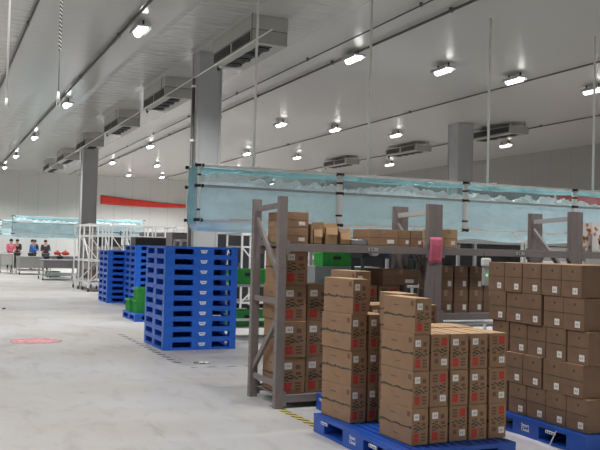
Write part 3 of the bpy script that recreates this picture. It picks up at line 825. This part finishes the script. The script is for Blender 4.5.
# dark monitor with white round cap
t = thing('packing_machine', 'low black machine with a pale round roll, behind the centre rack', 'machine', (6.92, 12.95, .902))
MB().box(.0, 1.2, -.12, .35, .47, .70, 'black', bev=.02).build('body', t)
for a in (.02, 1.13):
    for c in (-.1, .28): MB().box(a, a+.05, c, c+.05, 0, .48, 'steel_dk').build('leg', t)
MB().tube((.20, -.25, .60), (.20, -.12, .60), .085, 'device', 18).build('roll', t)
MB().box(.4, 1.1, -.13, -.12, .5, .66, 'shirt_navy').build('panel', t)
# long overhead roller conveyors
def conveyor(x, y, w, z, label, drop=.08, side='rail', body='steel_dk'):
    t = thing('roller_conveyor', label, 'conveyor', (x, y, 0))
    for c in (0, .62): MB().box(0, w, c, c+.05, z-drop, z, side, bev=.004).build('side_rail', t)
    k = MB(); n = int(w/.14)
    for i in range(n): k.tube((.07+i*.14, .05, z-.05), (.07+i*.14, .62, z-.05), .035, 'stainless', 8)
    k.build('rollers', t)
    MB().box(.1, w-.1, .06, .60, z-drop-.02, z-drop+.04, body).build('belt_pan', t)
    for i in range(int(w/1.8)+1):
        xx = min(i*1.8, w-.06)
        for c in (0, .61): MB().box(xx, xx+.06, c, c+.06, 0, z-drop, side).build('leg', t)
    return t
conveyor(7.0, 14.6, 8.5, 1.80, 'grey roller conveyor raised behind the right racks')
conveyor(7.6, 16.9, 8.0, 1.35, 'lower grey roller conveyor behind the raised conveyor')
conveyor(6.2, 22.0, 8.5, 1.70, 'long grey conveyor behind the nearest column')
conveyor(5.4, 32.5, 8.5, .95, 'low grey conveyor in the left distance')
def cabinet(x, y, w, d, h, label, m='steel', n=3):
    t = thing('machine_cabinet', label, 'cabinet', (x, y, 0))
    MB().box(0, w, 0, d, .08, h, m, bev=.01).box(.03, w-.03, .03, d-.03, 0, .08, 'black').build('body', t)
    for i in range(n):
        dr = MB().box(w*i/n+.02, w*(i+1)/n-.02, -.015, 0, .12, h-.05, m, bev=.004).build('door', t)
        MB().box(w*(i+1)/n-.07, w*(i+1)/n-.05, -.035, -.015, h*.5, h*.62, 'stainless').build('handle', dr)
    return t
cabinet(8.6, 24.5, 2.6, .7, 1.95, 'row of brown-grey machine cabinets behind the near stack', 'steel')
cabinet(5.6, 24.8, 2.2, .7, 1.75, 'dark machine cabinet behind the white rolling frames', 'steel_dk', 2)
cabinet(6.4, 38.5, 3.0, .8, 1.5, 'grey machine cabinet in the left distance below the film trough', 'grey_metal', 3)
cabinet(12.2, 20.5, 2.4, .8, 1.9, 'grey machine cabinet behind the right conveyors', 'grey_metal', 3)

cabinet(6.40, 13.65, 1.35, .6, 1.20, 'grey cabinet under two green crates behind the centre rack', 'grey_metal', 2)
cabinet(7.2, 30.5, 2.4, .8, 2.0, 'brown-grey cabinet in the middle distance, left one', 'steel', 3)
cabinet(9.8, 30.5, 3.0, .8, 1.85, 'dark cabinet in the middle distance', 'steel_dk', 3)
cabinet(13.0, 30.5, 3.6, .8, 2.0, 'grey cabinet in the middle distance, right one', 'grey_metal', 4)
cabinet(6.3, 23.2, 2.3, .7, 1.9, 'brown-grey machine cabinet beside the dark one, behind the frames', 'steel', 3)
cabinet(8.2, 15.75, 2.4, .5, 1.72, 'black machine cabinet behind the raised conveyor, left one', 'black', 3)
cabinet(10.8, 15.75, 2.4, .5, 1.72, 'black machine cabinet behind the raised conveyor, right one', 'black', 3)
cabinet(6.2, 19.4, 1.7, .7, 1.82, 'dark cabinet right of the nearest column', 'steel_dk', 2)
cabinet(7.95, 19.4, 1.7, .7, 1.86, 'brown-grey cabinet second from the nearest column', 'steel', 2)
def shelving(x, y, w, label):
    t = thing('shelving_unit', label, 'shelving', (x, y, 0))
    for a in (0, w-.05):
        for c in (0, .55): MB().box(a, a+.05, c, c+.05, 0, 2.0, 'grey_metal').build('post', t)
    for z in (.3, .85, 1.4, 1.92): MB().box(.0, w, .0, .6, z, z+.03, 'grey_metal').build('shelf', t)
    return t
random.seed(21)
for q, (x, y) in enumerate(((4.75, 29.2), (6.3, 29.2), (7.9, 29.2))):
    shelving(x, y, 1.45, 'grey shelving unit with dark bins behind the rolling frames, %s' % ['left', 'middle', 'right'][q])
    for lv, z in enumerate((.332, .882, 1.432)):
        for c in range(3):
            h = random.uniform(.25, .42); mm = random.choice(['steel_dk', 'shirt_dark', 'grey_metal', 'card_dk', 'steel'])
            k = MB().box(-.19, .19, 0, .45, 0, h, mm, bev=.01).box(-.2, .2, -.01, .46, h-.04, h-.01, mm)
            o = k.build('storage_bin'); o.location = (x+.30+c*.43, y+.07, z)
            tag(o, 'storage bin on the %s grey shelving, %s shelf, %s' % (['left', 'middle', 'right'][q], ['low', 'middle', 'high'][lv], ['left', 'centre', 'right'][c]), 'bin', 'bins on the grey shelving')
# white rolling frames
def rolling_frame():
    t = thing('rolling_frame', 'x', 'rolling frame')
    w, d, h = .64, 1.1, 2.15; p = .042
    for a in (0, w-p):
        for c in (0, d-p):
            l = MB().box(a, a+p, c, c+p, .12, h, 'white_metal').build('post', t)
            MB().tube((a+p/2-.02, c+p/2, .06), (a+p/2+.02, c+p/2, .06), .06, 'black', 12).box(a, a+p, c+.005, c+p-.005, .07, .13, 'steel_dk').build('caster', l)
    k = MB()
    for z in (.25, .95, 1.75, 2.1):
        for c in (0, d-p): k.box(p, w-p, c+.008, c+p-.008, z, z+.045, 'white_metal')
        for a in (0, w-p): k.box(a+.008, a+p-.008, p, d-p, z, z+.045, 'white_metal')
    k.build('rails', t)
    MB().beam((p, .02, 1.74), (w-p, .02, 1.02), .03, .03, 'white_metal').beam((p, .02, .3), (w-p, .02, .93), .03, .03, 'white_metal').beam((.02, p, 1.02), (.02, d-p, 1.7), .03, .03, 'white_metal').build('diagonal_brace', t)
    MB().box(p, w-p, .01, d-.01, .955, .975, 'grey_metal').box(p, w-p, .01, d-.01, .255, .275, 'grey_metal').build('shelf', t)
    return t
RF = rolling_frame(); RF.location = (4.47, 26.3, 0); RF['label'] = 'white rolling pipe frame, leftmost of the front line behind the far pallet stacks'; RF['group'] = 'white rolling frames'
for i in range(1, 6): dup(RF, (4.47+i*.70, 26.3, 0), 0, 'white rolling pipe frame, %s from the left in the front line' % ['', 'second', 'third', 'fourth', 'fifth', 'sixth'][i])
dup(RF, (4.42, 27.9, 0), 0, 'white rolling pipe frame behind the leftmost front one')
for i in range(2): dup(RF, (6.5+i*1.35, 17.9, 0), 0, 'white pipe frame behind the near pallet stack, %s from the left' % ['first', 'second', 'third', 'fourth'][i], 'white frames behind the near stack', (1, 1, .86))

# far tables and carts
def cart(x, y, w, d, h, label, body='grey_metal', skirt=.28):
    t = thing('trolley_table', label, 'trolley', (x, y, 0))
    MB().box(0, w, 0, d, h-.04, h, body, bev=.004).build('tabletop', t)
    if skirt: MB().box(.04, w-.04, .04, d-.04, h-.04-skirt, h-.04, body).build('bin', t)
    for a in (.02, w-.06):
        for c in (.02, d-.06):
            l = MB().box(a, a+.04, c, c+.04, .1, h-.04, 'stainless').build('leg', t)
            MB().tube((a, c+.02, .055), (a+.04, c+.02, .055), .055, 'black', 10).build('caster', l)
    MB().box(.03, w-.03, .03, d-.03, .18, .21, 'stainless').build('lower_shelf', t)
    return t
cart(4.02, 34.2, 1.45, 1.6, .82, 'dark grey trolley table standing before the far workers')
cart(3.68, 40.2, 1.15, 1.8, .84, 'light grey table farther left, in front of the workers', 'stainless', .5)
cart(2.95, 41.8, .62, 1.0, .95, 'white utility cart at the left edge, beside the pink worker', 'white_metal', .5)
cart(4.6, 36.6, 1.2, 1.0, .95, 'grey trolley table behind the dark one, under red bags')
for i, (x, y, z, r, mm, lab) in enumerate(((4.95, 36.9, 1.07, .14, 'red', 'left red bag on the grey trolley'), (5.3, 37.0, 1.07, .15, 'red', 'right red bag on the grey trolley'),
        (4.25, 34.8, .93, .13, 'shirt_dark', 'dark bundle on the dark trolley table, left'), (4.8, 35.0, .93, .13, 'shirt_dark', 'dark bundle on the dark trolley table, right'))):
    k = MB(); k.sphere((0, 0, 0), r, mm, (1.2, 1, .6)); k.sphere((0, 0, r*.55), r*.35, mm)
    for v in k.bm.verts: v.co += Vector((1, 1, 1))*nz(v.co.x*9, v.co.y*9, v.co.z*9, .02)
    o = k.build('bag'); o.location = (x, y, z); tag(o, lab, 'bag')
C(4.65, 38.0, 0, 'green crate on floor in the left distance')

# ------------------------------------------------------------------ people
def person(x, y, rz, shirt, label, bend=0.0, trousers='shirt_dark', arm=.5):
    t = thing('person', label, 'person', (x, y, 0), rz)
    P_ = {'pel': (0, 0, .92), 'bel': (0, -.03*bend, 1.05), 'che': (0, -.12*bend, 1.27), 'nek': (0, -.20*bend, 1.42), 'hed': (0, -.24*bend-.01, 1.53), 'top': (0, -.25*bend, 1.61),
          'sl': (.17, -.16*bend, 1.36), 'sr': (-.17, -.16*bend, 1.36), 'el': (.21, -.12-.1*arm, 1.12), 'er': (-.21, -.12-.1*arm, 1.12), 'wl': (.15, -.36, 1.08), 'wr': (-.15, -.36, 1.08), 'hl': (.13, -.44, 1.07), 'hr': (-.13, -.44, 1.07),
          'tl': (.09, 0, .86), 'tr': (-.09, 0, .86), 'kl': (.10, -.02, .48), 'kr': (-.10, -.02, .48), 'al': (.10, .02, .09), 'ar': (-.10, .02, .09), 'fl': (.11, -.13, .035), 'fr': (-.11, -.13, .035)}
    R_ = {'pel': .13, 'bel': .12, 'che': .14, 'nek': .052, 'hed': .09, 'top': .075, 'sl': .06, 'sr': .06, 'el': .043, 'er': .043, 'wl': .03, 'wr': .03, 'hl': .033, 'hr': .033,
          'tl': .088, 'tr': .088, 'kl': .058, 'kr': .058, 'al': .04, 'ar': .04, 'fl': .035, 'fr': .035}
    def skin(name, names, edges, grow, m, root, parent):
        me = bpy.data.meshes.new(name); idx = {n: i for i, n in enumerate(names)}
        me.from_pydata([P_[n] for n in names], [(idx[a], idx[b]) for a, b in edges], [])
        o = bpy.data.objects.new(name, me); COL.objects.link(o); o.parent = parent
        sk = o.modifiers.new('skin', 'SKIN'); ss = o.modifiers.new('sub', 'SUBSURF'); ss.levels = 1; ss.render_levels = 2
        for n in names:
            v = me.skin_vertices[0].data[idx[n]]; v.radius = (R_[n]*grow, R_[n]*grow*.9); v.use_root = (n == root)
        me.materials.append(M[m]); 
        return o
    E_ = [('pel', 'bel'), ('bel', 'che'), ('che', 'nek'), ('nek', 'hed'), ('hed', 'top'), ('che', 'sl'), ('che', 'sr'), ('sl', 'el'), ('el', 'wl'), ('wl', 'hl'), ('sr', 'er'), ('er', 'wr'), ('wr', 'hr'),
          ('pel', 'tl'), ('tl', 'kl'), ('kl', 'al'), ('al', 'fl'), ('pel', 'tr'), ('tr', 'kr'), ('kr', 'ar'), ('ar', 'fr')]
    skin('body', list(P_), E_, 1, 'skin', 'pel', t)
    skin('shirt', ['pel', 'bel', 'che', 'sl', 'sr', 'el', 'er', 'wl', 'wr'], [('pel', 'bel'), ('bel', 'che'), ('che', 'sl'), ('che', 'sr'), ('sl', 'el'), ('sr', 'er'), ('el', 'wl'), ('er', 'wr')], 1.28, shirt, 'pel', t)
    skin('trousers', ['pel', 'tl', 'tr', 'kl', 'kr', 'al', 'ar'], [('pel', 'tl'), ('tl', 'kl'), ('kl', 'al'), ('pel', 'tr'), ('tr', 'kr'), ('kr', 'ar')], 1.12, trousers, 'pel', t)
    hx, hy, hz = P_['hed']
    MB().sphere((hx, hy+.022, hz+.05), .098, 'hair', (.92, 1, .95)).build('hair', t)
    k = MB()
    for s in (-1, 1): k.sphere((s*.032, hy-.083, hz+.01), .011, 'black')
    k.build('eyes', t)
    return t
person(3.62, 44.6, .3, 'shirt_pink', 'person in a pink top working at the far left edge', .6)
person(4.15, 46.5, -.3, 'shirt_dark', 'person in dark clothes right behind the pink-topped worker', .3)
person(4.72, 45.0, 1.2, 'shirt_blue', 'person in a bright blue top standing at the grey table', .2)
person(5.05, 47.3, .2, 'shirt_navy', 'person in navy leaning forward beside the blue-topped worker', 1.0)
person(5.62, 46.3, -.4, 'shirt_blue', 'person in blue, rightmost of the far workers', .8, 'shirt_navy')
person(5.32, 44.3, .0, 'shirt_dark', 'person in dark clothes standing upright among the far workers', .1)

# ------------------------------------------------------------------ camera, world
R = Matrix(((0.91303167, 0.03553421, 0.40633789), (-0.40707881, 0.0166381, 0.91324149), (0.02569062, -0.99922995, 0.02965633)))
cm = R @ Matrix(((1, 0, 0), (0, -1, 0), (0, 0, -1)))
cd = bpy.data.cameras.new('camera'); cd.sensor_width = 36; cd.lens = 823.33/600*36; cd.clip_end = 200
co = bpy.data.objects.new('camera', cd); COL.objects.link(co)
co.matrix_world = Matrix.Translation((0, 0, 1.5)) @ cm.to_4x4()
S.camera = co
w = bpy.data.worlds.new('world'); S.world = w; w.use_nodes = True
w.node_tree.nodes['Background'].inputs[0].default_value = (.8, .85, .9, 1); w.node_tree.nodes['Background'].inputs[1].default_value = .2
S.view_settings.view_transform = 'Standard'; S.view_settings.look = 'None'; S.view_settings.gamma = 1; S.view_settings.use_curve_mapping = False
S.view_settings.exposure = -0.2
